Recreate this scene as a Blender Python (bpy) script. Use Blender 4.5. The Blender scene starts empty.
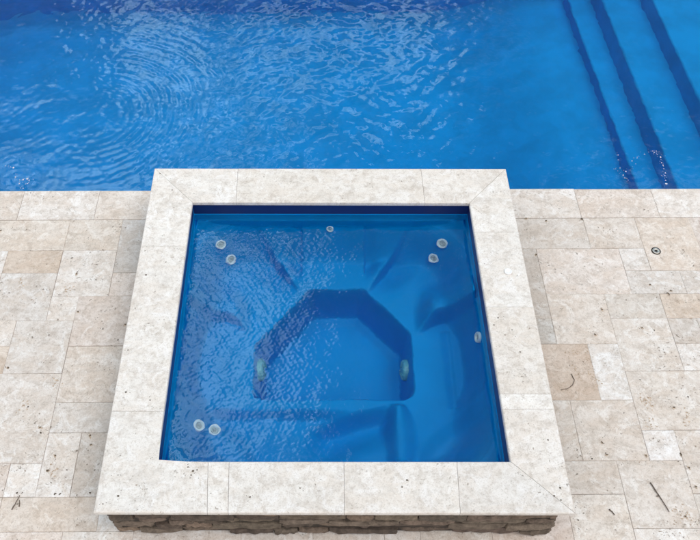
import bpy, bmesh, math, random
import numpy as np
from mathutils import Vector, Matrix
random.seed(7); rng = np.random.default_rng(11)
S = bpy.context.scene
COL = S.collection
DECK_Z = -0.40          # top of the paving (spa coping top is z = 0)
POOL_W = -0.50          # pool water level
SPA_W = -0.165          # spa water level
DROT = 0.0065           # the paving and pool run a touch out of true with the spa

# ------------------------------------------------------------------ helpers
def link(o, parent=None):
    COL.objects.link(o)
    if parent: o.parent = parent
    return o
def mesh_obj(name, verts, faces, mat, parent=None, smooth=False, mats=None, fmat=None):
    me = bpy.data.meshes.new(name)
    me.from_pydata(verts, [], faces)
    for m in (mats or [mat]): me.materials.append(m)
    if fmat is not None: me.polygons.foreach_set('material_index', fmat)
    if smooth: me.polygons.foreach_set('use_smooth', [True]*len(me.polygons))
    me.update()
    return link(bpy.data.objects.new(name, me), parent)
def bm_obj(name, bm, mat, parent=None, smooth=False):
    bmesh.ops.recalc_face_normals(bm, faces=bm.faces)
    me = bpy.data.meshes.new(name); bm.to_mesh(me); bm.free()
    me.materials.append(mat)
    if smooth: me.polygons.foreach_set('use_smooth', [True]*len(me.polygons))
    return link(bpy.data.objects.new(name, me), parent)
def empty(name, loc=(0, 0, 0), rz=0):
    o = bpy.data.objects.new(name, None); o.empty_display_size = .1
    o.location = loc; o.rotation_euler = (0, 0, rz)
    return link(o)
def tag(o, label=None, cat=None, group=None, kind=None):
    for k, v in (('label', label), ('category', cat), ('group', group), ('kind', kind)):
        if v: o[k] = v
    return o
def set_tone(o, tones):
    a = o.data.attributes.new('tone', 'FLOAT_COLOR', 'FACE')
    a.data.foreach_set('color', np.asarray(tones, dtype=np.float32).ravel())

def smoothstep(a, b, x):
    t = np.clip((x - a) / (b - a), 0, 1); return t*t*(3 - 2*t)

# ------------------------------------------------------------------ materials
class NT:
    def __init__(s, name):
        s.m = bpy.data.materials.new(name); s.m.use_nodes = True
        s.t = s.m.node_tree; s.t.nodes.clear()
        s.out = s.n('ShaderNodeOutputMaterial')
    def n(s, typ, **kw):
        nd = s.t.nodes.new(typ)
        for k, v in kw.items(): setattr(nd, k, v)
        return nd
    def l(s, a, b): s.t.links.new(a, b)
    def inp(s, nd, i, v):
        if isinstance(v, bpy.types.NodeSocket): s.l(v, nd.inputs[i])
        else: nd.inputs[i].default_value = v
    def math(s, op, a, b=0., c=None):
        nd = s.n('ShaderNodeMath', operation=op); s.inp(nd, 0, a); s.inp(nd, 1, b)
        if c is not None: s.inp(nd, 2, c)
        return nd.outputs[0]
    def noise(s, vec, scale, detail=4, rough=.55, dist=0.):
        nd = s.n('ShaderNodeTexNoise'); s.inp(nd, 'Vector', vec)
        nd.inputs['Scale'].default_value = scale; nd.inputs['Detail'].default_value = detail
        nd.inputs['Roughness'].default_value = rough; nd.inputs['Distortion'].default_value = dist
        return nd.outputs[0]
    def ramp(s, x, a, b, lo=0., hi=1., mode='SMOOTHSTEP'):
        nd = s.n('ShaderNodeMapRange', interpolation_type=mode); s.inp(nd, 0, x)
        for i, v in zip((1, 2, 3, 4), (a, b, lo, hi)): nd.inputs[i].default_value = v
        return nd.outputs[0]
    def mix(s, f, a, b, blend='MIX'):
        nd = s.n('ShaderNodeMix', data_type='RGBA', blend_type=blend)
        s.inp(nd, 0, f); s.inp(nd, 6, a); s.inp(nd, 7, b); return nd.outputs[2]
    def bsdf(s, **kw):
        b = s.n('ShaderNodeBsdfPrincipled')
        for k, v in kw.items(): s.inp(b, k.replace('_', ' '), v)
        s.l(b.outputs[0], s.out.inputs[0]); return b
    def bump(s, h, strength, dist):
        b = s.n('ShaderNodeBump'); b.inputs['Strength'].default_value = strength
        b.inputs['Distance'].default_value = dist; s.l(h, b.inputs['Height']); return b.outputs[0]

def travertine(name, base, warm, dark, pit_amount=1.):
    m = NT(name)
    co = m.n('ShaderNodeTexCoord').outputs['Object']
    at = m.n('ShaderNodeAttribute', attribute_name='tone')
    off = m.n('ShaderNodeVectorMath', operation='SCALE')
    off.inputs[0].default_value = (7.3, 11.9, 5.1); m.l(at.outputs['Alpha'], off.inputs['Scale'])
    ad = m.n('ShaderNodeVectorMath', operation='ADD'); m.l(co, ad.inputs[0]); m.l(off.outputs[0], ad.inputs[1])
    v = ad.outputs[0]
    st = m.n('ShaderNodeMapping'); st.inputs['Scale'].default_value = (1., 1.9, 1.); m.l(v, st.inputs['Vector'])
    big = m.noise(st.outputs[0], 4.2, 5, .6, .6)
    mid = m.noise(v, 13., 6, .72, .5)
    sml = m.noise(v, 44., 5, .72, .3)
    fine = m.noise(v, 120., 4, .75)
    c = m.mix(m.ramp(big, .38, .62), base, warm)
    c = m.mix(m.ramp(m.noise(st.outputs[0], 6.8, 5, .65, .9), .48, .66, 0, .55), c, (dark[0]*1.08, dark[1]*1.12, dark[2]*1.16, 1))
    c = m.mix(m.ramp(mid, .48, .66, 0, .68), c, dark)
    c = m.mix(m.ramp(m.noise(v, 9., 6, .7, 1.2), .50, .64, 0, .62), c, (.80, .785, .765, 1))
    c = m.mix(m.ramp(sml, .50, .72, 0, .50), c, (dark[0]*.80, dark[1]*.76, dark[2]*.72, 1))
    c = m.mix(m.ramp(sml, .48, .30, 0, .40), c, (.80, .785, .765, 1))
    c = m.mix(m.ramp(fine, .50, .70, 0, .45), c, (dark[0]*.62, dark[1]*.58, dark[2]*.54, 1))
    c = m.mix(1., c, at.outputs['Color'], 'MULTIPLY')
    # pores and voids: small dark holes gathered in bands
    patch = m.ramp(m.noise(st.outputs[0], 5.5, 3, .6), .50, .66)
    pn = m.noise(v, 62., 2, .5, .5)
    pit = m.math('MULTIPLY', m.ramp(pn, .635, .68), patch)
    pn2 = m.noise(v, 150., 2, .5)
    pit2 = m.math('MULTIPLY', m.ramp(pn2, .63, .69), m.ramp(mid, .42, .6))
    pits = m.math('MINIMUM', m.math('MULTIPLY', m.math('ADD', pit, m.math('MULTIPLY', pit2, .55)), pit_amount), .85)
    rust = m.ramp(m.noise(v, 26., 3, .6), .56, .7)
    pc = m.mix(rust, (.20, .165, .13, 1), (.33, .21, .12, 1))
    c = m.mix(pits, c, pc)
    h = m.math('SUBTRACT', m.math('ADD', m.math('MULTIPLY', fine, .35), m.math('MULTIPLY', mid, .5)), m.math('MULTIPLY', pits, 1.4))
    m.bsdf(Base_Color=c, Roughness=m.ramp(mid, .3, .7, .5, .72), Normal=m.bump(h, .45, .004), **{'Specular_IOR_Level': .35})
    return m.m

M_PAVE = travertine('travertine_paving', (.69, .645, .60, 1), (.635, .565, .50, 1), (.49, .43, .375, 1), 1.15)
M_COPE = travertine('travertine_coping', (.735, .705, .66, 1), (.695, .645, .585, 1), (.535, .485, .43, 1), .75)

def simple(name, col, rough=.5, metallic=0., spec=.5, nscale=0., namp=.0, bump=0.):
    m = NT(name); kw = {}
    c = col
    if nscale:
        co = m.n('ShaderNodeTexCoord').outputs['Object']
        nz = m.noise(co, nscale, 5, .6)
        c = m.mix(m.ramp(nz, .3, .7), tuple(x*(1-namp) for x in col[:3])+(1,), tuple(min(1, x*(1+namp)) for x in col[:3])+(1,))
        if bump: kw['Normal'] = m.bump(nz, bump, .004)
    m.bsdf(Base_Color=c, Roughness=rough, Metallic=metallic, Specular_IOR_Level=spec, **kw); return m.m

M_GROUT = simple('joint_sand', (.43, .385, .335, 1), .9, nscale=9, namp=.6)
M_VOID = simple('stone_void', (.10, .078, .058, 1), .95, nscale=90, namp=.4)
M_RUST = simple('rust_stain', (.47, .365, .27, 1), .9, nscale=140, namp=.45)
M_SHELL = simple('blue_gelcoat', (.0004, .262, .665, 1), .35, spec=.05, nscale=2.2, namp=.05)
M_POOL = simple('blue_pool_finish', (.0004, .268, .67, 1), .5, spec=.04, nscale=3.2, namp=.10)
M_BAND = simple('navy_shade_band', (.012, .022, .115, 1), .3)  # shell wall under the coping overhang, shade put into the colour
M_JET = simple('white_plastic', (.62, .80, .86, 1), .35)
M_JETIN = simple('grey_nozzle_plastic', (.36, .48, .54, 1), .4)
M_COVER = simple('pale_cover_plastic', (.09, .40, .50, 1), .4)
M_BUTTON = simple('bright_white_plastic', (.82, .82, .81, 1), .3)
M_METAL = simple('brushed_metal', (.62, .58, .50, 1), .35, 1.)
M_BLACK = simple('dark_gap', (.02, .018, .016, 1), .8)
M_TWIG = simple('dry_bark', (.13, .10, .078, 1), .85, nscale=200, namp=.4, bump=.6)
M_LAWN = simple('lawn_ground', (.06, .09, .03, 1), .9, nscale=8, namp=.4)
M_FOAM = simple('bubble_film', (.62, .68, .72, 1), .12, spec=.8)

def rock():
    m = NT('stacked_stone'); co = m.n('ShaderNodeTexCoord').outputs['Object']
    at = m.n('ShaderNodeAttribute', attribute_name='tone')
    n1 = m.noise(co, 22, 6, .7); n2 = m.noise(co, 80, 4, .7)
    c = m.mix(m.ramp(n1, .3, .7), (.105, .080, .060, 1), (.25, .195, .15, 1))
    c = m.mix(m.ramp(n2, .5, .75, 0, .6), c, (.07, .058, .048, 1))
    c = m.mix(1., c, at.outputs['Color'], 'MULTIPLY')
    h = m.math('ADD', n1, m.math('MULTIPLY', n2, .5))
    m.bsdf(Base_Color=c, Roughness=.85, Normal=m.bump(h, .8, .012)); return m.m
M_ROCK = rock()

def water(name, bumps):
    m = NT(name); co = m.n('ShaderNodeTexCoord').outputs['Object']
    h = None
    for sc, amt in bumps:
        x = m.math('MULTIPLY', m.noise(co, sc, 2, .5), amt)
        h = x if h is None else m.math('ADD', h, x)
    m.bsdf(Base_Color=(1, 1, 1, 1), Roughness=0., IOR=1.333, Transmission_Weight=1., Normal=m.bump(h, 1., 1.))
    return m.m
M_WPOOL = water('pool_water', ((16, .0010),))
M_WSPA = water('spa_water', ((30, .0004),))

# ------------------------------------------------------------------ paving
XL = [-1.15, -1.365, -1.555, -1.76, -1.95, -2.15, -2.35, -2.555, -2.76, -2.96, -3.165, -3.37, -3.575, -3.78, -3.985, -4.19, -4.4, -4.8, -5.2, -5.6, -6.0]
XM = [-.945, -.74, -.535, -.33, -.125, .08, .285, .49, .695, .9]
XR = [1.15, 1.365, 1.515, 1.715, 1.92, 2.12, 2.31, 2.51, 2.72, 2.925, 3.13, 3.335, 3.54, 3.745, 3.95, 4.155, 4.36, 4.8, 5.2, 5.6, 6.0]
XS = sorted(XL + XM + XR)
YS = sorted([1.145, .85, .645, .44, .235, .03, -.18, -.39, -.60, -.80, -1.01, -1.215, -1.42, -1.625, -1.83, -2.035, -2.24, -2.6, -3.0, -3.4, -3.8])
EDGE_Y = 1.437
BROWN, GREY, WHITE, PINK, V_BR = (.93, .85, .77), (.87, .87, .87), (1.10, 1.115, 1.13), (.98, .93, .90), (.90, .80, .715)
LIGHT, BEIGE, MID = (1.06, 1.06, 1.06), (1., .965, .92), (.955, .95, .945)
TILES = [  # x0, x1, y0, y1, tone
 (-2.555,-1.95,.85,1.145,BEIGE), (-1.95,-1.555,.85,1.145,BEIGE), (-1.555,-1.15,.645,1.145,GREY), (-2.35,-1.95,.645,.85,BROWN),
 (-2.76,-2.35,.44,.85,LIGHT), (-1.95,-1.555,.44,.85,LIGHT), (-1.555,-1.15,.44,.645,PINK), (-2.35,-1.95,.235,.645,MID),
 (-1.95,-1.76,.235,.44,LIGHT), (-1.76,-1.15,.03,.44,PINK), (-2.555,-2.15,.03,.235,LIGHT), (-2.15,-1.76,-.18,.235,MID),
 (-1.76,-1.15,-.39,.03,(.97,.94,.91)), (-2.35,-1.76,-.80,-.18,(1.02,1.01,1.)), (-1.76,-1.15,-.60,-.39,(.96,.955,.95)),
 (-1.76,-1.555,-1.01,-.60,LIGHT), (-1.555,-1.15,-1.01,-.60,(.92,.90,.88)), (-1.95,-1.76,-1.01,-.80,WHITE), (-2.35,-1.95,-1.01,-.80,PINK),
 (-1.95,-1.365,-1.215,-1.01,(.98,.93,.88)), (-1.365,-1.15,-1.215,-1.01,MID), (-2.15,-1.555,-1.625,-1.215,PINK), (-1.555,-1.15,-1.42,-1.215,LIGHT),
 (1.15,1.92,.85,1.145,(.955,.93,.905)), (1.92,2.31,.85,1.145,(1.,.965,.93)), (2.12,2.31,.645,.85,LIGHT), (2.31,2.72,.645,1.145,(1.01,.955,.90)),
 (1.515,2.12,.44,.85,(1.03,.995,.975)), (1.15,1.515,.235,.85,(.87,.845,.82)), (1.15,1.515,.03,.235,(.86,.855,.84)), (1.515,1.92,.03,.44,(1.01,.975,.94)),
 (1.92,2.51,.235,.645,LIGHT), (1.92,2.31,-.18,.235,(1.,.985,.965)), (2.31,2.51,.03,.235,(.88,.855,.83)), (2.31,2.92,-.18,.03,LIGHT),
 (1.15,1.715,-.39,.03,V_BR), (1.715,1.92,-.39,.03,WHITE), (1.515,1.92,-.80,-.39,(.985,.955,.925)), (1.15,1.515,-.80,-.39,(.93,.895,.86)),
 (1.92,2.51,-.60,-.18,(1.01,.985,.955)), (1.92,2.12,-.80,-.60,(1.06,1.07,1.09)), (2.12,2.72,-1.01,-.60,(.98,.955,.93)), (1.715,2.12,-1.215,-.80,(1.,.975,.95)),
 (1.15,1.715,-1.01,-.80,(.94,.91,.88)), (1.365,1.715,-1.42,-1.01,(.99,.965,.935)), (1.715,2.31,-1.42,-1.215,LIGHT),
]
def snap(v, arr): return min(range(len(arr)), key=lambda i: abs(arr[i]-v))
nx, ny = len(XS)-1, len(YS)-1
occ = np.zeros((nx, ny), bool)
rects = []
for x0, x1, y0, y1, t in TILES:
    i0, i1, j0, j1 = snap(x0, XS), snap(x1, XS), snap(y0, YS), snap(y1, YS)
    if occ[i0:i1, j0:j1].any(): 
        continue
    occ[i0:i1, j0:j1] = True
    rects.append((XS[i0], XS[i1], YS[j0], YS[j1], t))
# nothing to pave under the spa
for i in range(nx):
    for j in range(ny):
        if XS[i] >= -1.151 and XS[i+1] <= 1.151 and YS[j] >= -1.02: occ[i, j] = True
pal = [BEIGE, MID, LIGHT, PINK, (1, 1, 1), (.95, .93, .9), (1.02, 1., .98), BROWN]
for j in range(ny-1, -1, -1):
    for i in range(nx):
        if occ[i, j]: continue
        a, b = random.choice([(3, 2), (2, 2), (2, 1), (1, 2), (1, 1), (2, 3), (3, 2)])
        w = 0
        while w < a and i+w < nx and not occ[i+w, j]: w += 1
        d = 0
        while d < b and j-d >= 0 and not occ[i:i+w, j-d].any(): d += 1
        occ[i:i+w, j-d+1:j+1] = True
        rects.append((XS[i], XS[i+w], YS[j-d+1], YS[j+1], random.choice(pal)))
# the paving round the far three sides of the pool
PX0, PX1, PY1 = -3.98, 5.2, 4.90
CW = .30
def fill(x0, x1, y0, y1, sx, sy):
    k, y = 0, y0
    while y < y1 - .01:
        x = x0 - (k % 2)*sx/2
        while x < x1 - .01:
            a, b = max(x, x0), min(x+sx, x1)
            if b - a > .02: rects.append((a, b, y, min(y+sy, y1), random.choice(pal)))
            x += sx
        y += sy; k += 1
fill(-6., PX0-CW, 1.145, 6.3, .61, .41)
fill(PX1+CW, 6.0, 1.145, 6.3, .5, .41)
fill(PX0-CW, PX1+CW, PY1+CW, 6.3, .61, .41)

def tile_geo(V, F, T, x0, x1, y0, y1, ztop, zbot, tone, gap=.0012, ch=.0022):
    x0 += gap*random.uniform(.2, 1.1); x1 -= gap*random.uniform(.2, 1.1); y0 += gap*random.uniform(.2, 1.1); y1 -= gap*random.uniform(.2, 1.1)
    n = len(V); r = random.random()
    j = lambda: random.uniform(-.0009, .0009)
    for (a, b) in ((x0, y0), (x1, y0), (x1, y1), (x0, y1)): V.append((a, b, zbot))
    for (a, b) in ((x0, y0), (x1, y0), (x1, y1), (x0, y1)): V.append((a+j(), b+j(), ztop-ch*.8))
    for (a, b) in ((x0+ch, y0+ch), (x1-ch, y0+ch), (x1-ch, y1-ch), (x0+ch, y1-ch)): V.append((a+j(), b+j(), ztop))
    F.append((n+3, n+2, n+1, n))
    for k in range(4):
        q = (k+1) % 4
        F.append((n+k, n+q, n+4+q, n+4+k)); F.append((n+4+k, n+4+q, n+8+q, n+8+k))
    F.append((n+8, n+9, n+10, n+11))
    T.extend([tone + (r,)]*10)

V, F, T = [], [], []
for (x0, x1, y0, y1, t) in rects:
    k = random.uniform(.975, 1.025)
    tile_geo(V, F, T, x0, x1, y0, y1, DECK_Z - random.uniform(0, .0011), DECK_Z - .03, tuple(c*k for c in t))
ntile = len(F)
fm = [0]*ntile
def flat_patch(V, F, T, fm, x, y, z, r, mi, elong=1.6):
    n = len(V); k = 9; a0 = random.uniform(0, 6.28); e = random.uniform(1, elong)
    for i in range(k):
        a = 2*math.pi*i/k; rr = r*random.uniform(.55, 1.25)
        px, py = rr*e*math.cos(a), rr/e*math.sin(a)
        V.append((x+px*math.cos(a0)-py*math.sin(a0), y+px*math.sin(a0)+py*math.cos(a0), z))
    F.append(tuple(range(n, n+k))); T.append((1, 1, 1, random.random())); fm.append(mi)
BIG=[(-1.813,0.633),(-1.743,0.304),(-1.403,0.196),(-2.122,-0.137),(-1.822,-0.567),(-1.501,-0.623),(-1.485,-0.683),(-1.692,-0.754),(-1.715,-0.849),(-2.454,1.038),(1.491,1.14),(1.637,1.116),(1.91,1.13),(1.505,0.79),(2.265,0.515),(2.399,0.462),(2.371,0.436),(1.877,0.303),(1.784,0.099),(2.116,0.154),(1.655,-0.685),(1.667,-0.764),(1.903,-0.772),(2.118,-0.766),(2.142,-0.85),(2.149,-0.969),(2.032,-1.148),(2.164,-0.449)]
SMALL=[(-1.995,0.493),(-2.257,0.468),(-2.056,0.381),(-1.548,0.164),(-1.705,-0.124),(-1.905,0.117),(-1.929,-0.422),(-1.809,-0.601),(-1.755,-0.561),(-1.605,-0.629),(-1.564,-0.722),(-1.602,-0.844),(-1.87,-0.985),(-1.84,-0.985),(-1.615,-0.993),(-1.644,-0.992),(-1.514,-0.999),(-1.439,-0.987),(1.528,0.716),(1.595,0.313),(1.57,-0.789),(1.408,-1.163),(2.178,-0.491),(1.439,-0.717),(1.491,-0.731),(-1.659,0.852),(-1.627,0.833),(-1.692,0.834),(-1.872,0.779),(-1.445,0.02),(-1.433,0.075),(-1.434,-0.845),(1.27,-0.703),(1.385,-0.743),(2.573,0.384),(2.276,-0.372),(1.363,-0.859),(2.064,0.386),(2.453,0.603),(2.59,0.831),(2.193,0.137),(1.839,-0.483),(2.0,-0.247)]
RUST=[(1.981,-0.566),(2.002,-0.413),(1.982,-0.392),(2.228,-0.512),(2.052,-1.137),(1.991,-1.148),(-1.948,-0.422),(-2.183,0.546),(1.607,-0.171),(1.702,-0.186),(1.711,-0.275),(1.701,-0.065),(-1.836,0.509),(-1.792,-0.25),(1.588,-0.034),(-1.692,-0.843)]
for x, y in RUST:
    for _ in range(16): flat_patch(V, F, T, fm, x+random.gauss(0, .022), y+random.gauss(0, .032), DECK_Z+.0008+random.uniform(0, .0006), random.uniform(.002, .007), 3, 1.7)
for x, y in BIG:
    flat_patch(V, F, T, fm, x, y, DECK_Z+.0016, random.uniform(.009, .013), 3)
    flat_patch(V, F, T, fm, x+.001, y+.003, DECK_Z+.0020, random.uniform(.005, .0085), 2)
    for _ in range(3): flat_patch(V, F, T, fm, x+random.gauss(0, .02), y+random.gauss(0, .02), DECK_Z+.0018, random.uniform(.0015, .0035), 2)
for x, y in SMALL:
    flat_patch(V, F, T, fm, x, y, DECK_Z+.0018, random.uniform(.0035, .0065), 2)
    for _ in range(2): flat_patch(V, F, T, fm, x+random.gauss(0, .018), y+random.gauss(0, .018), DECK_Z+.0016, random.uniform(.0012, .003), random.choice((2, 3)))
# bed of joint sand under the tiles, open where the pool is
def slab_ring(V, F, ox0, ox1, oy0, oy1, ix0, ix1, iy0, iy1, z):
    n = len(V)
    for p in ((ox0, oy0), (ox1, oy0), (ox1, oy1), (ox0, oy1), (ix0, iy0), (ix1, iy0), (ix1, iy1), (ix0, iy1)): V.append((p[0], p[1], z))
    for k in range(4): q = (k+1) % 4; F.append((n+k, n+q, n+4+q, n+4+k))
slab_ring(V, F, -6, 6, 1.36, 6.3, PX0-.03, PX1+.03, EDGE_Y-.03, PY1+.03, DECK_Z-.0075)
slab_ring(V, F, -6, 6, -3.8, 1.36, -1.19, 1.19, -1.19, 1.19, DECK_Z-.0075)
while len(T) < len(F): T.append((1, 1, 1, 0)); fm.append(1)
pav = mesh_obj('paving', V, F, None, mats=[M_PAVE, M_GROUT, M_VOID, M_RUST], fmat=fm)
set_tone(pav, T); pav.rotation_euler.z = DROT
tag(pav, kind='structure')

V, F = [], []
slab_ring(V, F, -400, 400, -400, 400, -5.9, 5.9, -3.7, 6.2, DECK_Z-.03)
g = mesh_obj('ground', V, F, M_LAWN); tag(g, kind='structure'); g.rotation_euler.z = DROT

# ------------------------------------------------------------------ pool
pool = empty('swimming_pool', (0, 0, 0), DROT)
tag(pool, 'large blue swimming pool with submerged steps at its right side', 'pool')
def outline(inset, n=10):
    rs = [(PX0, PY1, .95), (PX0, EDGE_Y, .12), (PX1, EDGE_Y, .12), (PX1, PY1, .12)]
    pts = []
    dirs = [(1, -1), (1, 1), (-1, 1), (-1, -1)]
    starts = [90, 180, 270, 0]
    for (cx, cy, r), (dx, dy), a0 in zip(rs, dirs, starts):
        ox, oy = cx+dx*r, cy+dy*r
        for i in range(n+1):
            a = math.radians(a0 + 90*i/n); rr = max(r-inset, .002)
            pts.append((ox+rr*math.cos(a), oy+rr*math.sin(a)))
    return pts
prof = [(0, DECK_Z-.032), (.002, -.75), (.012, -1.4), (.02, -2.1)]
V, F = [], []
rings = []
for ins, z in prof:
    o = outline(ins); rings.append((len(V), len(o))); V += [(x, y, z) for x, y in o]
for (a, n), (b, _) in zip(rings[:-1], rings[1:]):
    for k in range(n): F.append((a+k, a+(k+1) % n, b+(k+1) % n, b+k))
def pool_sd(x, y):      # distance inside the pool wall, rounded far left corner
    d = np.minimum(np.minimum(x-PX0, PX1-x), np.minimum(y-EDGE_Y, PY1-y)); r = .95
    cx, cy = PX0+r, PY1-r
    return np.where((x < cx) & (y > cy), np.minimum(d, r-np.hypot(x-cx, y-cy)), d)
fx, fy = np.linspace(PX0, PX1, 225), np.linspace(EDGE_Y, PY1, 90)
FX, FY = np.meshgrid(fx, fy); dd = pool_sd(FX, FY)
FZ = -1.43 - .52*smoothstep(2.5, 1.1, FX) + .22*np.clip(1-np.clip(dd, 0, 1)/.22, 0, 1)**2
b0 = len(V); nf = len(fx)
V += [tuple(p) for p in np.stack([FX, FY, FZ], -1).reshape(-1, 3)]
for j in range(len(fy)-1):
    for i in range(nf-1):
        if max(dd[j, i], dd[j+1, i+1], dd[j, i+1], dd[j+1, i]) > -.03: a = b0+j*nf+i; F.append((a, a+1, a+nf+1, a+nf))
sh = mesh_obj('shell', V, F, M_POOL, pool, smooth=True)
def step(xb, xt, zb, zt, nf, ff):
    bm = bmesh.new()
    y0, y1, x1 = EDGE_Y+.006, PY1-.006, PX1-.02
    lo = [bm.verts.new(p) for p in ((xb+nf, y0, zb), (x1, y0, zb), (x1, y1, zb), (xb+ff, y1, zb))]
    hi = [bm.verts.new(p) for p in ((xt+nf, y0, zt), (x1, y0, zt), (x1, y1, zt), (xt+ff, y1, zt))]
    bm.faces.new(hi)
    for k in range(4): q = (k+1) % 4; bm.faces.new((lo[k], lo[q], hi[q], hi[k]))
    e = [e for e in bm.edges if set(e.verts) == {hi[0], hi[3]}]
    bmesh.ops.bevel(bm, geom=e, offset=.02, segments=4, profile=.5, affect='EDGES')
    o = bm_obj('step', bm, M_POOL, pool)
    return o
step(2.66, 2.68, -1.50, -1.25, .065, -.05); step(2.90, 2.945, -1.255, -1.0, .045, -.03); step(3.325, 3.368, -1.005, -.75, .035, -.02)
def coping_piece(x0, x1, y0, y1, tone, face=None):
    V, F, T = [], [], []
    bm = bmesh.new()
    x0 += .0012; x1 -= .0012
    vs = [bm.verts.new(p) for p in ((x0, y0, -.03), (x1, y0, -.03), (x1, y1, -.03), (x0, y1, -.03), (x0, y0, 0), (x1, y0, 0), (x1, y1, 0), (x0, y1, 0))]
    for f in ((0, 3, 2, 1), (4, 5, 6, 7), (0, 1, 5, 4), (1, 2, 6, 5), (2, 3, 7, 6), (3, 0, 4, 7)): bm.faces.new([vs[i] for i in f])
    side = {'n': (6, 7), 's': (4, 5), 'w': (4, 7), 'e': (5, 6)}[face]
    es = [e for e in bm.edges if set(e.verts) == {vs[side[0]], vs[side[1]]}]
    bmesh.ops.bevel(bm, geom=es, offset=.010, segments=3, profile=.5, affect='EDGES')
    o = bm_obj('coping_slab', bm, M_COPE2, pool); o.location.z = DECK_Z + .0005
    k = random.uniform(.98, 1.03); r = random.random()
    set_tone(o, [tuple(c*k for c in tone)+(r,)]*len(o.data.polygons))
    return o
M_COPE2 = M_PAVE
jx = [PX0-CW, -3.54, -2.955, -2.36, -1.777, -1.19, -.60, 0., .62, 1.335, 1.914, 2.51, 3.11, 3.71, 4.31, 4.91, PX1+CW]
tn = {4: (1.02, .985, .95), 3: (1.07, 1.065, 1.06), 9: (1.07, 1.06, 1.05), 10: (1.03, .985, .95), 11: (1.06, 1.05, 1.04), 2: (.99, .955, .92)}
for i in range(len(jx)-1): coping_piece(jx[i], jx[i+1], 1.1465, EDGE_Y+.012+random.uniform(-.003, .003), tn.get(i, (1.02, 1., .98)), 'n')
x = PX0-CW
while x < PX1+CW-.01:
    b = min(x+.6, PX1+CW); coping_piece(x, b, PY1-.012, PY1+CW-.002, random.choice(pal), 's'); x = b
for sx, fc in ((PX0, 'e'), (PX1, 'w')):
    y = EDGE_Y+.014
    while y < PY1-.02:
        b = min(y+.58, PY1-.014)
        coping_piece(sx-CW if fc == 'e' else sx-.012, sx+.012 if fc == 'e' else sx+CW-.002, y, b-.0012, random.choice(pal), fc); y = b

r_ = .95 - .012; cx_, cy_ = PX0+.95, PY1-.95           # the slab that fills the rounded far corner
arc = [(cx_+r_*math.cos(math.radians(a)), cy_+r_*math.sin(math.radians(a))) for a in np.linspace(93, 177, 18)]
poly = arc + [(PX0+.0135, PY1-.0135)]
n_ = len(poly)
V = [(x, y, -.031) for x, y in poly] + [(x, y, -.0008) for x, y in poly]
F = [tuple(range(n_))[::-1], tuple(range(n_, 2*n_))] + [(k, (k+1) % n_, n_+(k+1) % n_, n_+k) for k in range(n_)]
o = mesh_obj('coping_slab', V, F, M_COPE2, pool); o.location.z = DECK_Z
set_tone(o, [(1., .98, .96, .37)]*len(F))

# ------------------------------------------------------------------ water surfaces
def wave_field(X, Y, comps):
    Z = np.zeros_like(X)
    for kx, ky, ph, a in comps: Z += a*np.sin(kx*X + ky*Y + ph)
    return Z
def comps(n, l0, l1, slope):
    out = []
    for _ in range(n):
        lam = math.exp(rng.uniform(math.log(l0), math.log(l1))); k = 2*math.pi/lam; a = rng.uniform(0, 2*math.pi)
        out.append((k*math.cos(a), k*math.sin(a), rng.uniform(0, 6.28), slope/k*math.sqrt(2./n)))
    return out
def ring(X, Y, cx, cy, lam, slope, r0, r1, chirp=0., ph=0.):
    r = np.hypot(X-cx, Y-cy)+1e-6; k = 2*math.pi/lam
    env = smoothstep(0, r0, r)*(1-smoothstep(r0, r1, r))
    wob = .35*np.sin(3*np.arctan2(Y-cy, X-cx)+r*4)
    return slope/k*env*np.sin(k*r*(1+chirp*r)+ph+wob)
def grid_obj(name, xs, ys, Z, z0, mat):
    n, m = len(xs), len(ys)
    X, Y = np.meshgrid(xs, ys)
    co = np.stack([X, Y, Z+z0], -1).reshape(-1, 3).astype(np.float32)
    i, j = np.meshgrid(np.arange(n-1), np.arange(m-1)); a = (j*n+i).ravel()
    q = np.stack([a, a+1, a+n+1, a+n], -1)
    me = bpy.data.meshes.new(name)
    me.vertices.add(len(co)); me.vertices.foreach_set('co', co.ravel())
    me.loops.add(q.size); me.loops.foreach_set('vertex_index', q.ravel().astype(np.int32))
    me.polygons.add(len(q)); me.polygons.foreach_set('loop_start', (np.arange(len(q))*4).astype(np.int32))
    me.polygons.foreach_set('loop_total', np.full(len(q), 4, np.int32))
    me.polygons.foreach_set('use_smooth', np.ones(len(q), bool))
    me.materials.append(mat); me.update(calc_edges=True); me.validate()
    return link(bpy.data.objects.new(name, me))

xs = np.concatenate([[PX0+.001], np.arange(PX0+.02, 5.19, .0125), [PX1-.001]])
ys = np.concatenate([[EDGE_Y+.001], np.arange(EDGE_Y+.012, PY1-.01, .0125), [PY1-.001]])
X, Y = np.meshgrid(xs, ys)
mask_l = smoothstep(2.4, .4, X+ .25*(Y-3))
slow = .5+.5*np.sin(1.7*X+.6)*np.sin(2.1*Y+1.)
leftzone = smoothstep(-.5, -1.3, X)
wx = wave_field(X, Y, comps(14, .35, .9, .20)); wy = wave_field(X, Y, comps(14, .35, .9, .20))
gate = smoothstep(-.6, .8, wave_field(X, Y, comps(12, .4, .9, .09))*9)
amp = (.30 + .70*mask_l)*(.65+.5*slow)*(1-.45*leftzone)
Z = amp*wave_field(X+wx, Y+wy, comps(60, .10, .32, .048))
Z += (.52+.48*mask_l)*wave_field(X+.4*wx, Y+.4*wy, comps(60, .040, .10, .030))
Z += wave_field(X, Y, comps(8, .5, 1.1, .010))
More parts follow.
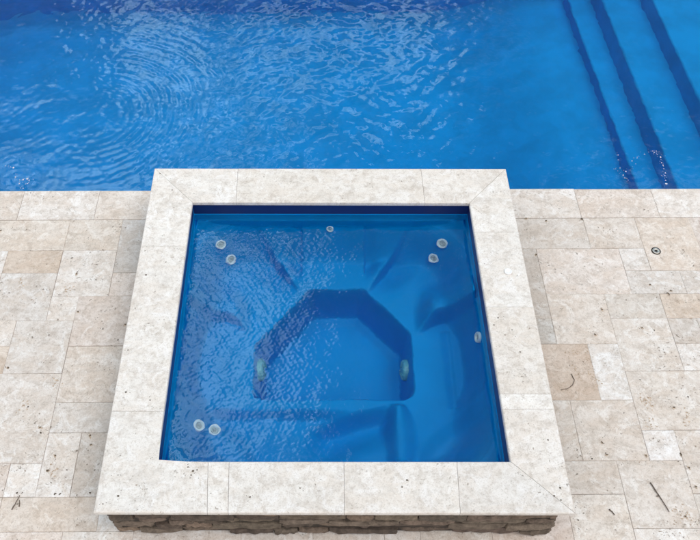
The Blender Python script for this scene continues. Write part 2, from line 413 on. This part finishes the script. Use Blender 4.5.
def pring(cx, cy, lam, sl, r0, r1, ch=0., a0=None, aw=1.):
    z = ring(X+wx*.3, Y+wy*.3, cx, cy, lam, sl, r0, r1, ch)*(.4+.6*gate)
    if a0 is not None:
        an = np.arctan2(Y-cy, X-cx)-a0; an = np.abs((an+np.pi) % (2*np.pi)-np.pi)
        z = z*(1-smoothstep(aw*.4, aw, an))
    return z
Z += pring(-2.02, 2.42, .070, .105, .55, 1.35, .03, -.1, 1.9)
Z += pring(-1.9, 2.6, .088, .070, .6, 1.7, .02, .6, 1.5)
Z += pring(-3.0, 2.75, .070, .06, .5, 1.4, .02, -.3, 1.2)
Z += pring(-.1, 3.1, .110, .040, .3, 1.3, .05, -1.2, 1.4)
Z += pring(2.45, 1.75, .06, .04, .06, .6)
Z += pring(-2.5, 1.65, .06, .05, .06, .6)
w = grid_obj('pool_water', xs, ys, Z, POOL_W, M_WPOOL); tag(w, kind='structure'); w.rotation_euler.z = DROT

# ------------------------------------------------------------------ spa
spa = empty('hot_tub', (0, 0, DECK_Z))
tag(spa, 'raised square blue hot tub framed by pale travertine slabs on stacked stone', 'hot tub')
A = .985   # half width of the shell
def sd_rbox(x, y, r, a=A):
    qx, qy = np.abs(x)-(a-r), np.abs(y)-(a-r)
    return -(np.hypot(np.maximum(qx, 0), np.maximum(qy, 0)) + np.minimum(np.maximum(qx, qy), 0) - r)   # >0 inside
WELL = [(-.505, -.315), (.535, -.315), (.545, .150), (.232, .515), (-.132, .515), (-.512, .040)]
def sd_poly(x, y, P):
    d = np.full(x.shape, 1e9); ins = np.ones(x.shape, bool)
    n = len(P)
    for i in range(n):
        (ax, ay), (bx, by) = P[i], P[(i+1) % n]
        ex, ey = bx-ax, by-ay; L = math.hypot(ex, ey)
        t = np.clip(((x-ax)*ex+(y-ay)*ey)/(L*L), 0, 1)
        d = np.minimum(d, np.hypot(x-ax-t*ex, y-ay-t*ey))
        ins &= ((ex*(y-ay)-ey*(x-ax)) > 0)
    return np.where(ins, d, -d)
def shell_z(x, y):
    f = sd_rbox(x, y, .42)
    wd = .235 - .115*np.exp(-((y+.06)/.30)**4)*(np.abs(x) > np.abs(y))
    z = -.30 - .31*smoothstep(-.02, wd, f)                      # backrests sweep down to the seat
    z = np.where(f < 0, -.30 + .10*smoothstep(0, -.16, f), z)
    ax = np.abs(x-.02)
    # arm rests on both side benches: ridge with a steep front
    yl = .17 + .125*np.clip(1-((.80-ax)/.24)**2, -1, 1)*(ax < .80) + .125*(ax >= .80)
    t = y - yl
    arm = .18*smoothstep(-.05, .02, t)*(1-smoothstep(.02, .34, t))
    z += arm*smoothstep(.55, .70, ax)*np.where(x < 0, .6, 1.)
    # folds between the rear middle seat and the corner seats
    for s in (-1, 1):
        px, py = s*(x-.02)-.39, y-.71
        u = (px*.83 - py*.56); v = (px*.56+py*.83)
        z += -.075*smoothstep(-.03, .015, u)*(1-smoothstep(.02, .22, u))*np.exp(-(v/.17)**2)
        z += .05*smoothstep(-.13, -.02, u)*(1-smoothstep(-.02, .01, u))*np.exp(-(v/.18)**2)
    z += -.03*smoothstep(.22, .24, np.abs(x-.02))*(1-smoothstep(.24, .33, np.abs(x-.02)))*smoothstep(.6, .75, y)
    # front lounge: ledge, leg bolster and corner scoop
    drop = smoothstep(-.395, -.47, y)
    z += -.07*drop*(1-smoothstep(-.10, .28, x))*smoothstep(-.98, -.70, x)
    yl2 = -.50 + .14*np.clip((x+.14)/.54, 0, 1)
    tri = smoothstep(yl2+.01, yl2-.10, y)*(1-.8*smoothstep(yl2-.10, yl2-.32, y))*smoothstep(-.20, .02, x)*(1-smoothstep(.30, .42, x))
    z += -.125*tri
    bow = .05*np.clip(1-((y+.63)/.27)**2, 0, 1)
    z += .065*smoothstep(0, .3, np.clip(1-((y+.63)/.27)**2, 0, 1))*smoothstep(.345, .435, x+bow*.3)*(1-smoothstep(.43, .485+bow*1.4, x))
    rc = np.hypot(x-1.02, y+1.02)
    z += .045*(1-smoothstep(.47, .60, rc))
    rc2 = np.hypot(x+1.0, y+1.0)
    z += .06*(1-smoothstep(.50, .62, rc2))
    # shoulder crease down the right bench
    z += -.015*smoothstep(.83, .80, x)*smoothstep(.74, .80, x)*(y > -.4)*(y < .18)
    # foot well
    s = sd_poly(x, y, [(.018+(px-.018)*.86, .09+(py-.09)*.86) for px, py in WELL]) + .062
    wz = -1.035 + .02*np.exp(-((x-.02)**2+y**2)/.2)
    k = smoothstep(-.025, .052, s)
    k2 = smoothstep(.04, .12, s)
    z = z*(1-k) + (wz+.025*(1-k2))*k
    return z
gs = np.linspace(-A, A, 341)
X, Y = np.meshgrid(gs, gs)
Zs = shell_z(X, Y)
d = A - np.maximum(np.abs(X), np.abs(Y))
# wall of the shell above the seats
edge = smoothstep(.030, .013, d)
Zs = Zs*(1-edge) + (-.24)*edge
Zs = np.where(d < .0015, -.032, Zs)
o = grid_obj('shell', gs, gs, Zs, -DECK_Z, M_SHELL); o.parent = spa
ZO = -DECK_Z    # spa-local z offset

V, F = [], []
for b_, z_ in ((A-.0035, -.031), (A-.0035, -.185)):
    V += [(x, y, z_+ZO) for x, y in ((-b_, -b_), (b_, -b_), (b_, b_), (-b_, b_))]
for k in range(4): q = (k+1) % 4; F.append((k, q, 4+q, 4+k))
mesh_obj('shade_band', V, F, M_BAND, spa)  # added strip above the water, painted dark as the coping's shade
# spa water
n = 470
gs = np.linspace(-A+.0045, A-.0045, n)
X, Y = np.meshgrid(gs, gs)
left = smoothstep(.10, -.42, X + .18*np.sin(3*Y)) * (.55+.45*smoothstep(-1., .2, Y+.4))
left = np.maximum(left, .9*np.exp(-(((X+.12)/.30)**2+((Y-.62)/.26)**2)))
left = np.maximum(left, .28*np.exp(-(((X-.62)/.30)**2+((Y-.75)/.22)**2)))
for jx0, jy0, jr in ((-.712, .712, .15), (-.650, .605, .15), (-.838, -.651, .15), (-.729, -.685, .15), (-.413, -.249, .14)):
    left = left*(1-.72*np.exp(-((X-jx0)**2+(Y-jy0)**2)/jr**2))
amp = .18 + .82*left
Z = amp*wave_field(X, Y, comps(40, .045, .13, .032))
Z += amp*wave_field(X, Y, comps(70, .018, .045, .070))
wx = wave_field(X, Y, comps(14, .15, .4, .22)); wy = wave_field(X, Y, comps(14, .15, .4, .22))
g2 = .25+.75*smoothstep(-.6, .8, wave_field(X, Y, comps(12, .2, .5, .09))*18)
Z += g2*ring(X+1.6*wx, Y+1.6*wy, -.20, .62, .050, .06, .12, .46)
Z += g2*ring(X+wx, Y+wy, -.78, -.62, .048, .06, .10, .62)
Z += g2*ring(X+wx, Y+wy, -.62, .1, .045, .06, .05, .5)
Z += wave_field(X, Y, comps(8, .4, .9, .009)) + wave_field(X, Y, comps(18, .10, .3, .016))
w = grid_obj('spa_water', gs, gs, Z, SPA_W, M_WSPA); tag(w, kind='structure')

# coping of the spa: slabs with mitred corners
OTL, OTR, OBL, OBR = (-1.277, 1.284), (1.274, 1.283), (-1.277, -1.260), (1.276, -1.261)
ITL, ITR, IBL, IBR = (-.969, .951), (.971, .947), (-.975, -.972), (.975, -.970)
def lerp(a, b, t): return (a[0]+(b[0]-a[0])*t, a[1]+(b[1]-a[1])*t)
def on_h(a, b, x): return lerp(a, b, (x-a[0])/(b[0]-a[0]))
def on_v(a, b, y): return lerp(a, b, (y-a[1])/(b[1]-a[1]))
jb = [on_h(OTL, OTR, -.67), on_h(ITL, ITR, -.664), on_h(OTL, OTR, .657), on_h(ITL, ITR, .659)]
jl = {y: (on_v(OTL, OBL, y), on_v(ITL, IBL, y)) for y in (.555, -.666)}
jr = {y: (on_v(OTR, OBR, y), on_v(ITR, IBR, y)) for y in (.682, .064, -.552, -.650)}
jf = {x: (on_h(OBL, OBR, x+dx), on_h(IBL, IBR, x)) for x, dx in ((-.693, .02), (-.577, .015), (.056, -.003), (.679, -.012))}
SL = [
 ([OTL, ITL, jb[1], jb[0]], 'je?'), ([jb[0], jb[1], jb[3], jb[2]], ''), ([jb[2], jb[3], ITR, OTR], ''),
 ([OTL, jl[.555][0], jl[.555][1], ITL], ''), ([jl[.555][0], jl[-.666][0], jl[-.666][1], jl[.555][1]], ''),
 ([jl[-.666][0], OBL, jf[-.693][0], jf[-.693][1], IBL, jl[-.666][1]], ''),
 ([jf[-.693][0], jf[-.577][0], jf[-.577][1], jf[-.693][1]], ''), ([jf[-.577][0], jf[.056][0], jf[.056][1], jf[-.577][1]], ''),
 ([jf[.056][0], jf[.679][0], jf[.679][1], jf[.056][1]], ''), ([jf[.679][0], OBR, IBR, jf[.679][1]], ''),
 ([OBR, jr[-.650][0], jr[-.650][1], IBR], ''), ([jr[-.650][0], jr[-.552][0], jr[-.552][1], jr[-.650][1]], ''),
 ([jr[-.552][0], jr[.064][0], jr[.064][1], jr[-.552][1]], ''), ([jr[.064][0], jr[.682][0], jr[.682][1], jr[.064][1]], ''),
 ([jr[.682][0], OTR, ITR, jr[.682][1]], ''),
]
TONES = [(1.05, 1.05, 1.05), (1.0, .985, .965), (1.03, 1.02, 1.01), (1.06, 1.06, 1.06), (1.02, 1.015, 1.01), (1., 1., 1.), (1.03, 1.03, 1.03),
         (.98, .975, .97), (.985, .975, .965), (.96, .955, .955), (1.0, .985, .975), (1.08, 1.085, 1.09), (.98, .96, .94), (1.03, 1.03, 1.03), (1.04, 1.035, 1.03)]
def near_line(p, a, b):
    ex, ey = b[0]-a[0], b[1]-a[1]; L = math.hypot(ex, ey)
    return abs((p[0]-a[0])*ey-(p[1]-a[1])*ex)/L < .004
BORD = [(OTL, OTR), (OTL, OBL), (OBL, OBR), (OBR, OTR), (ITL, ITR), (ITL, IBL), (IBL, IBR), (IBR, ITR)]
CPIT=[(-1.23,1.227),(-1.232,-1.214),(-0.8,-1.005),(-0.771,-1.028),(-0.779,-1.051),(-0.749,-1.022),(-1.159,-1.17),(1.179,-1.166),(1.212,-1.188),(1.149,1.051),(0.919,1.217),(1.219,-1.121),(1.204,-0.842),(0.367,-1.117),(0.397,-1.078),(-0.184,-1.124),(-0.451,-1.174),(1.005,-0.072),(1.062,-0.146),(1.111,-0.109),(1.037,-0.02),(-1.208,0.313),(-1.241,-0.257),(-1.21,-0.543),(-1.063,-0.595),(-1.125,1.067),(1.136,-0.267),(1.141,-0.426),(-1.177,-1.052)]
def inside(p, P):
    c = False; n = len(P)
    for i in range(n):
        (x1, y1), (x2, y2) = P[i], P[(i+1) % n]
        if (y1 > p[1]) != (y2 > p[1]) and p[0] < (x2-x1)*(p[1]-y1)/(y2-y1)+x1: c = not c
    return c
for (P, _), tone in zip(SL, TONES):
    n = len(P)
    # pull joint sides back by a hair so that the seam shows
    cen = (sum(p[0] for p in P)/n, sum(p[1] for p in P)/n)
    bord = []
    for i in range(n):
        mid = lerp(P[i], P[(i+1) % n], .5)
        bord.append(any(near_line(mid, a, b) and near_line(P[i], a, b) for a, b in BORD))
    Q = []
    area = sum(P[i][0]*P[(i+1) % n][1]-P[(i+1) % n][0]*P[i][1] for i in range(n))
    sg = 1 if area > 0 else -1
    lines = []
    for i in range(n):
        (ax, ay), (bx, by) = P[i], P[(i+1) % n]
        L = math.hypot(bx-ax, by-ay); nxn, nyn = -(by-ay)/L*sg, (bx-ax)/L*sg
        g = 0. if bord[i] else .0009
        lines.append(((ax+nxn*g, ay+nyn*g), (bx-ax, by-ay)))
    for i in range(n):
        (p, r), (q, s) = lines[i-1], lines[i]
        den = r[0]*s[1]-r[1]*s[0]
        t = ((q[0]-p[0])*s[1]-(q[1]-p[1])*s[0])/den if abs(den) > 1e-9 else 0
        Q.append((p[0]+r[0]*t, p[1]+r[1]*t) if abs(den) > 1e-9 else q)
    bm = bmesh.new()
    zl = ZO-.030; zh = ZO + random.uniform(-.0006, .0006)
    lo = [bm.verts.new((x, y, zl)) for x, y in Q]; hi = [bm.verts.new((x, y, zh)) for x, y in Q]
    bm.faces.new(lo); bm.faces.new(hi)
    for i in range(n): bm.faces.new((lo[i], lo[(i+1) % n], hi[(i+1) % n], hi[i]))
    es = []
    for i in range(n):
        if bord[i]:
            es += [e for e in bm.edges if set(e.verts) == {hi[i], hi[(i+1) % n]}]
    bmesh.ops.bevel(bm, geom=es, offset=.009, segments=4, profile=.5, affect='EDGES')
    o = bm_obj('coping_slab', bm, M_COPE, spa)
    r = random.random()
    set_tone(o, [tone+(r,)]*len(o.data.polygons))
    # dark voids in the slab, part of its own mesh
    pts = [p for p in CPIT if inside(p, P)]
    if pts:
        me = o.data; me.materials.append(M_VOID); me.materials.append(M_RUST)
        bm = bmesh.new(); bm.from_mesh(me); lay = bm.faces.layers.float_color['tone']
        for x, y in pts:
            for rr, jit, mi in [(random.uniform(.004, .007), 0, 1)]+[(random.uniform(.0015, .003), .02, random.choice((1, 2))) for _ in range(3)]:
                cx, cy = x+random.gauss(0, jit), y+random.gauss(0, jit)
                if not inside((cx, cy), P): continue
                vs = [bm.verts.new((cx+rr*random.uniform(.6, 1.3)*math.cos(a), cy+rr*random.uniform(.5, 1.1)*math.sin(a), zh+.0008)) for a in np.linspace(0, 6.283, 8)[:-1]]
                f = bm.faces.new(vs); f.material_index = mi; f[lay] = (1, 1, 1, 0)
        bm.to_mesh(me); bm.free()

# stacked stone under the coping
V, F, T = [], [], []
def stone(cx, half, z0, z1, depth, axis, sgn, face):
    """one split-faced block: axis 0 faces -y/+y, axis 1 faces -x/+x"""
    nu, nv = 7, 4
    n = len(V); col = random.choice([(.75, .73, .71), (1., .95, .9), (.6, .59, .58), (1.15, 1.06, .96), (.85, .82, .8), (.5, .48, .47)])
    kk = random.uniform(.8, 1.2); col = tuple(c*kk*random.uniform(.97, 1.03) for c in col) + (0,)
    tl = random.uniform(-.010, .010)
    for v in range(nv+1):
        for u in range(nu+1):
            a, b = u/nu, v/nv
            s = cx-half+2*half*a; z = z0+(z1-z0)*b
            edge = (u in (0, nu)) or (v in (0, nv))
            p = depth + tl*(a-.5) + random.uniform(-.006, .006) - (.012 if edge else 0)
            if edge: s += random.uniform(-.004, .004); z += random.uniform(-.004, .004)
            f = face + sgn*p
            V.append((s, f, z) if axis == 0 else (f, s, z))
    st = n + (nu+1)*(nv+1)
    for v in range(nv):
        for u in range(nu):
            q = n+v*(nu+1)+u; F.append((q, q+1, q+nu+2, q+nu+1)); T.append(col)
    # returns to the core
    per = [n+u for u in range(nu+1)] + [n+v*(nu+1)+nu for v in range(1, nv+1)] + [n+nv*(nu+1)+u for u in range(nu-1, -1, -1)] + [n+v*(nu+1) for v in range(nv-1, 0, -1)]
    base = len(V)
    for i in per:
        x, y, z = V[i]
        V.append((x, face-sgn*.02, z) if axis == 0 else (face-sgn*.02, y, z))
    m = len(per)
    for i in range(m):
        F.append((per[i], per[(i+1) % m], base+(i+1) % m, base+i)); T.append(col)
CO = 1.212
rows = [0., .062, .150, .205, .292, ZO-.031]
for axis, sgn, face, h in ((0, -1, -CO-.004, 1.236), (0, 1, CO+.022, 1.236), (1, -1, -CO, 1.225), (1, 1, CO, 1.225)):
    for r0, r1 in zip(rows[:-1], rows[1:]):
        s = -h
        while s < h-.001:
            w = random.uniform(.13, .40)
            if h-(s+w) < .1: w = h-s
            stone(s+w/2, w/2-.003, r0+.003+random.uniform(0, .006), r1-.003-random.uniform(0, .006), random.uniform(.004, .030), axis, sgn, face)
            s += w
n = len(V)   # mortar core
for z in (0, ZO-.031):
    for p in ((-CO, -CO-.004), (CO, -CO-.004), (CO, CO+.022), (-CO, CO+.022)): V.append((p[0], p[1], z))
for k in range(4): q = (k+1) % 4; F.append((n+k, n+q, n+4+q, n+4+k)); T.append((.25, .24, .23, 0))
wl = mesh_obj('stone_wall', V, F, M_ROCK, spa); set_tone(wl, T)

# jets, covers and the control button
def lathe(bm, prof, n=28, M=Matrix()):
    rings = [[bm.verts.new(M @ Vector((r*math.cos(2*math.pi*i/n), r*math.sin(2*math.pi*i/n), z))) for i in range(n)] for r, z in prof]
    for a, b in zip(rings[:-1], rings[1:]):
        for i in range(n): bm.faces.new((a[i], a[(i+1) % n], b[(i+1) % n], b[i]))
    bm.faces.new(rings[0][::-1]); bm.faces.new(rings[-1])
def shell_frame(x, y, e=.02):
    zz = lambda a, b: float(shell_z(np.array([a]), np.array([b]))[0])
    n = Vector((-(zz(x+e, y)-zz(x-e, y))/(2*e), -(zz(x, y+e)-zz(x, y-e))/(2*e), 1)).normalized()
    return Vector((x, y, zz(x, y)+ZO)), n
def jet(p, n, r=.040):
    q = n.to_track_quat('Z', 'Y')
    bm = bmesh.new()
    lathe(bm, [(r, -.02), (r, .004), (r*.93, .011), (r*.74, .013), (r*.62, .009), (r*.58, -.006)])
    o = bm_obj('jet', bm, M_JET, spa, True); o.location = p; o.rotation_mode = 'QUATERNION'; o.rotation_quaternion = q
    bm = bmesh.new()
    lathe(bm, [(r*.575, -.005), (r*.5, .0), (r*.30, .003), (r*.24, -.008), (r*.1, -.009)])
    lathe(bm, [(r*.17, -.008), (r*.17, .002), (r*.08, .004)], 12, Matrix.Translation((r*.12, r*.05, 0)))
    bm_obj('nozzle', bm, M_JETIN, o, True)
JETS = [(-.797, .827), (-.730, .770), (.812, .829), (.754, .769), (-.842, -.565), (-.746, -.556)]
for x, y in JETS:
    p, nn = shell_frame(x, y); jet(p + nn*.012, nn.lerp(Vector((0, -.35, 1)).normalized(), .45).normalized())
jet(Vector((.955, -.006, -.285+ZO)), Vector((-1, 0, .30)).normalized(), .040)
p, nn = shell_frame(-.002, .945); jet(p, nn.lerp(Vector((0, -.5, 1)).normalized(), .5).normalized(), .027)
for sx, xw in ((-1, -.472), (1, .497)):
    bm = bmesh.new()
    lathe(bm, [(.080, -.05), (.080, .001), (.075, .009), (.060, .016), (.038, .019), (.015, .020)])
    for k in range(10):
        a = 2*math.pi*k/10
        bmesh.ops.create_cube(bm, size=1, matrix=Matrix.Rotation(a, 4, 'Z') @ Matrix.Translation((.052, 0, .0165)) @ Matrix.Rotation(.28, 4, 'Y') @ Matrix.Diagonal((.045, .008, .006, 1)))
    o = bm_obj('suction_cover', bm, M_COVER, spa, False)
    o.location = (xw, -.046, -.80+ZO); o.rotation_mode = 'QUATERNION'
    o.rotation_quaternion = Vector((-sx, 0, .03)).normalized().to_track_quat('Z', 'Y')
bm = bmesh.new()
lathe(bm, [(.0255, 0), (.0255, .007), (.022, .011), (.019, .0115), (.018, .0095), (.006, .0095)], 32)
o = bm_obj('air_button', bm, M_BUTTON, spa, True); o.location = (1.152, .341, ZO+.0005)

# ------------------------------------------------------------------ small things on the paving
def deck_pt(x, y, z=0): 
    c, s = math.cos(DROT), math.sin(DROT); return Vector((x*c-y*s, x*s+y*c, DECK_Z+z))
an = empty('cover_anchor', deck_pt(2.39, .823), DROT)
tag(an, 'small round metal anchor with dark rim set into the paving near the pool', 'deck anchor')
bm = bmesh.new()
lathe(bm, [(.034, -.01), (.034, .0025), (.031, .0036), (.0275, .0034)], 36); bm_obj('rim', bm, M_BLACK, an, True)
bm = bmesh.new()
lathe(bm, [(.0268, -.01), (.0268, .0042), (.024, .0055), (.012, .0052), (.0095, .002), (.009, -.004)], 36); bm_obj('socket', bm, M_METAL, an, True)
bm = bmesh.new(); lathe(bm, [(.0088, -.006), (.0088, .0022), (.004, .0026)], 16); bm_obj('plug', bm, M_BLACK, an, True)

def twig(label, paths, r=.0042):
    V, F = [], []
    x0, y0 = paths[0][0]
    for path in paths:
        pts = []
        for (a, b) in zip(path[:-1], path[1:]):
            for t in np.linspace(0, 1, 5)[:-1]: pts.append(lerp(a, b, t))
        pts.append(path[-1]); m = len(pts); base = len(V); k = 7
        for i, (x, y) in enumerate(pts):
            j = min(i+1, m-1); j0 = max(i-1, 0)
            d = Vector((pts[j][0]-pts[j0][0], pts[j][1]-pts[j0][1], 0)).normalized(); nrm = Vector((-d.y, d.x, 0))
            rr = r*(1-.45*i/(m-1))*random.uniform(.85, 1.15); jx_, jy_ = random.uniform(-.0015, .0015), random.uniform(-.0015, .0015)
            for q in range(k):
                a = 2*math.pi*q/k
                p = Vector((x+jx_-x0, y+jy_-y0, r*1.05)) + nrm*rr*math.cos(a) + Vector((0, 0, rr*math.sin(a)))
                V.append(tuple(p))
        for i in range(m-1):
            for q in range(k): F.append((base+i*k+q, base+i*k+(q+1) % k, base+(i+1)*k+(q+1) % k, base+(i+1)*k+q))
        F.append(tuple(base+q for q in range(k))[::-1]); F.append(tuple(base+(m-1)*k+q for q in range(k)))
    o = mesh_obj('twig', V, F, M_TWIG, smooth=True); o.location = deck_pt(x0, y0, .001); o.rotation_euler.z = DROT
    tag(o, label, 'twig')
twig('long dark twig with a short side shoot lying on the paving', [[(1.883, -.943), (1.915, -1.022), (1.947, -1.118)], [(1.915, -1.022), (1.895, -1.026)]], .0040)
twig('curved thin brown twig lying on the brown paving tile', [[(1.561, -.201), (1.573, -.245), (1.556, -.283), (1.520, -.308), (1.47, -.318)]], .0024)
twig('forked dark twig on paving near the front left corner of the stone base', [[(-1.876, -1.087), (-1.862, -1.045), (-1.848, -1.0)], [(-1.836, -1.068), (-1.846, -1.03)]], .0034)
twig('short stubby twig on paving beside the long twig', [[(1.602, -1.102), (1.626, -1.135)]], .0038)

# bubbles drifting on the pool
BUBR = [(2.411,1.919,9),(2.397,1.861,5),(2.351,1.735,5),(2.416,1.735,9),(2.451,1.746,7),(2.381,1.69,8),(2.397,1.657,6),(2.381,1.77,6),(2.42,1.64,5),(2.501,1.849,6),(2.551,1.883,7),(2.629,1.93,9),(2.66,1.95,5),(2.701,1.953,8),(2.715,1.95,6),(2.731,1.941,9),(2.738,1.92,8),(2.744,1.894,9),(2.743,1.86,6),(2.741,1.825,8),(2.74,1.79,7),(2.739,1.756,8),(2.731,1.71,8),(2.725,1.677,8),(2.715,1.63,8),(2.705,1.589,9)]
BUBL = [(-2.634,1.806,7),(-2.61,1.80,4),(-2.574,1.794,9),(-2.534,1.726,6),(-2.514,1.692,8),(-2.476,1.648,8),(-2.46,1.65,6),(-2.446,1.659,7),(-2.416,1.67,10),(-2.40,1.66,8),(-2.466,1.604,9),(-2.426,1.571,8),(-2.415,1.625,6)]
V, F = [], []
for x, y, r in BUBR+BUBL:
    reps = [(x, y, r*.001)] + [(x+random.gauss(0, .018), y+random.gauss(0, .018), random.uniform(.0018, .0035)) for _ in range(3)]
    for bx, by, br in reps:
        bx += random.gauss(0, .006); by += random.gauss(0, .006); br *= random.uniform(.35, 1.); n = len(V); k = 10
        e = random.uniform(.8, 1.25)
        for la in (0, .35, .75, 1.15):
            for q in range(k):
                a = 2*math.pi*q/k
                V.append((bx+br*e*math.cos(la)*math.cos(a), by+br/e*math.cos(la)*math.sin(a), POOL_W+.002+br*.55*math.sin(la)))
        for i in range(3):
            for q in range(k): F.append((n+i*k+q, n+i*k+(q+1) % k, n+(i+1)*k+(q+1) % k, n+(i+1)*k+q))
        F.append(tuple(n+3*k+q for q in range(k)))
fo = mesh_obj('water_bubbles', V, F, M_FOAM, smooth=True); fo.rotation_euler.z = DROT
tag(fo, 'white bubbles drifting on the pool water near its paved edge', 'bubbles', kind='stuff')

# ------------------------------------------------------------------ sky and sun
SUN_EL, SUN_AZ, SUN_ANG, SUN_S = math.radians(64), math.radians(105), math.radians(32), .95
W = bpy.data.worlds.new('World'); S.world = W; W.use_nodes = True
t = W.node_tree; t.nodes.clear()
class WN(NT):
    def __init__(s): s.t = t
w = WN()
out = w.n('ShaderNodeOutputWorld'); bg = w.n('ShaderNodeBackground'); bg.inputs[1].default_value = .1
sky = w.n('ShaderNodeTexSky', sky_type='NISHITA'); sky.sun_disc = False
sky.sun_elevation = SUN_EL; sky.sun_rotation = SUN_AZ; sky.dust_density = 1.5
gc = w.n('ShaderNodeTexCoord').outputs['Generated']
nrm = w.n('ShaderNodeVectorMath', operation='NORMALIZE'); w.l(gc, nrm.inputs[0])
sep = w.n('ShaderNodeSeparateXYZ'); w.l(nrm.outputs[0], sep.inputs[0])
az = w.math('ARCTAN2', sep.outputs[0], sep.outputs[1]); el = w.math('ARCSINE', sep.outputs[2])
n1 = w.noise(nrm.outputs[0], 3.2, 5, .55, .4)
wob = w.math('MULTIPLY', w.math('SUBTRACT', n1, .5), .5)
az2 = w.math('ADD', az, wob); el2 = w.math('ADD', el, wob)
R = math.radians
def patch(a0, a1, a2, a3, e0, e1, e2, e3):
    return w.math('MULTIPLY', w.math('MULTIPLY', w.ramp(az2, R(a0), R(a1)), w.ramp(az2, R(a3), R(a2), 0, 1)),
                  w.math('MULTIPLY', w.ramp(el2, R(e0), R(e1)), w.ramp(el2, R(e3), R(e2), 0, 1)))
env = w.math('MAXIMUM', w.math('MULTIPLY', patch(4, 12, 32, 46, 30, 35, 47, 54), .5), w.math('MAXIMUM', patch(-21, -14, 8, 15, 31, 36, 39, 44), w.math('MAXIMUM', w.math('MULTIPLY', patch(-36, -24, -20, 9, 44, 49, 64, 76), 1.7), w.math('MULTIPLY', patch(-36, -28, -12, -6, 35, 39, 46, 51), .60))))
n2 = w.noise(nrm.outputs[0], 6.5, 4, .5, .3)
n3 = w.noise(nrm.outputs[0], 19., 2, .5, .2)
el_hi = w.ramp(el, R(44), R(50))
blob = w.ramp(w.math('ADD', w.math('MULTIPLY', env, .62), w.math('ADD', w.math('MULTIPLY', w.math('SUBTRACT', n2, .5), .9), w.math('MULTIPLY', w.math('SUBTRACT', n3, .56), w.math('MULTIPLY', el_hi, 2.4)))), .20, .80)
front = w.math('MULTIPLY', w.math('MULTIPLY', w.ramp(az, R(-75), R(-45)), w.ramp(az, R(85), R(60))), w.ramp(el, R(80), R(68)))
veil = w.math('MULTIPLY', w.ramp(n1, .30, .62, .6, 1.), w.math('SUBTRACT', 1., w.math('MULTIPLY', front, w.math('SUBTRACT', w.ramp(az2, R(8), R(-14), .98, .78), w.ramp(n2, .45, .7, 0, .22)))))
c = w.mix(veil, sky.outputs[0], (10.2, 10.1, 10.3, 1))
cl = w.ramp(n2, .35, .65, 25., 48.)
comb = w.n('ShaderNodeCombineColor')
for i, k in enumerate((.66, .96, 1.02)): w.l(w.math('MULTIPLY', cl, k), comb.inputs[i])
c = w.mix(blob, c, comb.outputs[0])
w.l(c, bg.inputs[0]); w.l(bg.outputs[0], out.inputs[0])
ld = bpy.data.lights.new('sun', 'SUN'); ld.energy = SUN_S; ld.angle = SUN_ANG; ld.color = (1., .95, .88)
lo = link(bpy.data.objects.new('sun', ld))
dirv = Vector((math.sin(SUN_AZ)*math.cos(SUN_EL), math.cos(SUN_AZ)*math.cos(SUN_EL), math.sin(SUN_EL)))
lo.rotation_euler = dirv.to_track_quat('Z', 'Y').to_euler(); lo.location = dirv*12

# ------------------------------------------------------------------ camera
cd = bpy.data.cameras.new('camera'); cam = link(bpy.data.objects.new('camera', cd))
cam.location = (-.08506, -2.74573, 4.07291); cam.rotation_euler = (.650725, 0, .001492)
cd.sensor_fit = 'HORIZONTAL'; cd.sensor_width = 36; cd.lens = 782.589/700*36
cd.shift_x = (350-317.851)/700; cd.clip_start = .05; cd.clip_end = 1500
S.camera = cam
S.render.engine = 'CYCLES'
S.view_settings.view_transform = 'Standard'; S.view_settings.look = 'None'
S.view_settings.exposure = .26; S.view_settings.gamma = 1.
cy = S.cycles
cy.use_denoising = True; cy.max_bounces = 16; cy.diffuse_bounces = 6; cy.glossy_bounces = 6; cy.transmission_bounces = 14
cy.caustics_refractive = True; cy.caustics_reflective = False; cy.blur_glossy = .3
cy.sample_clamp_indirect = 8.
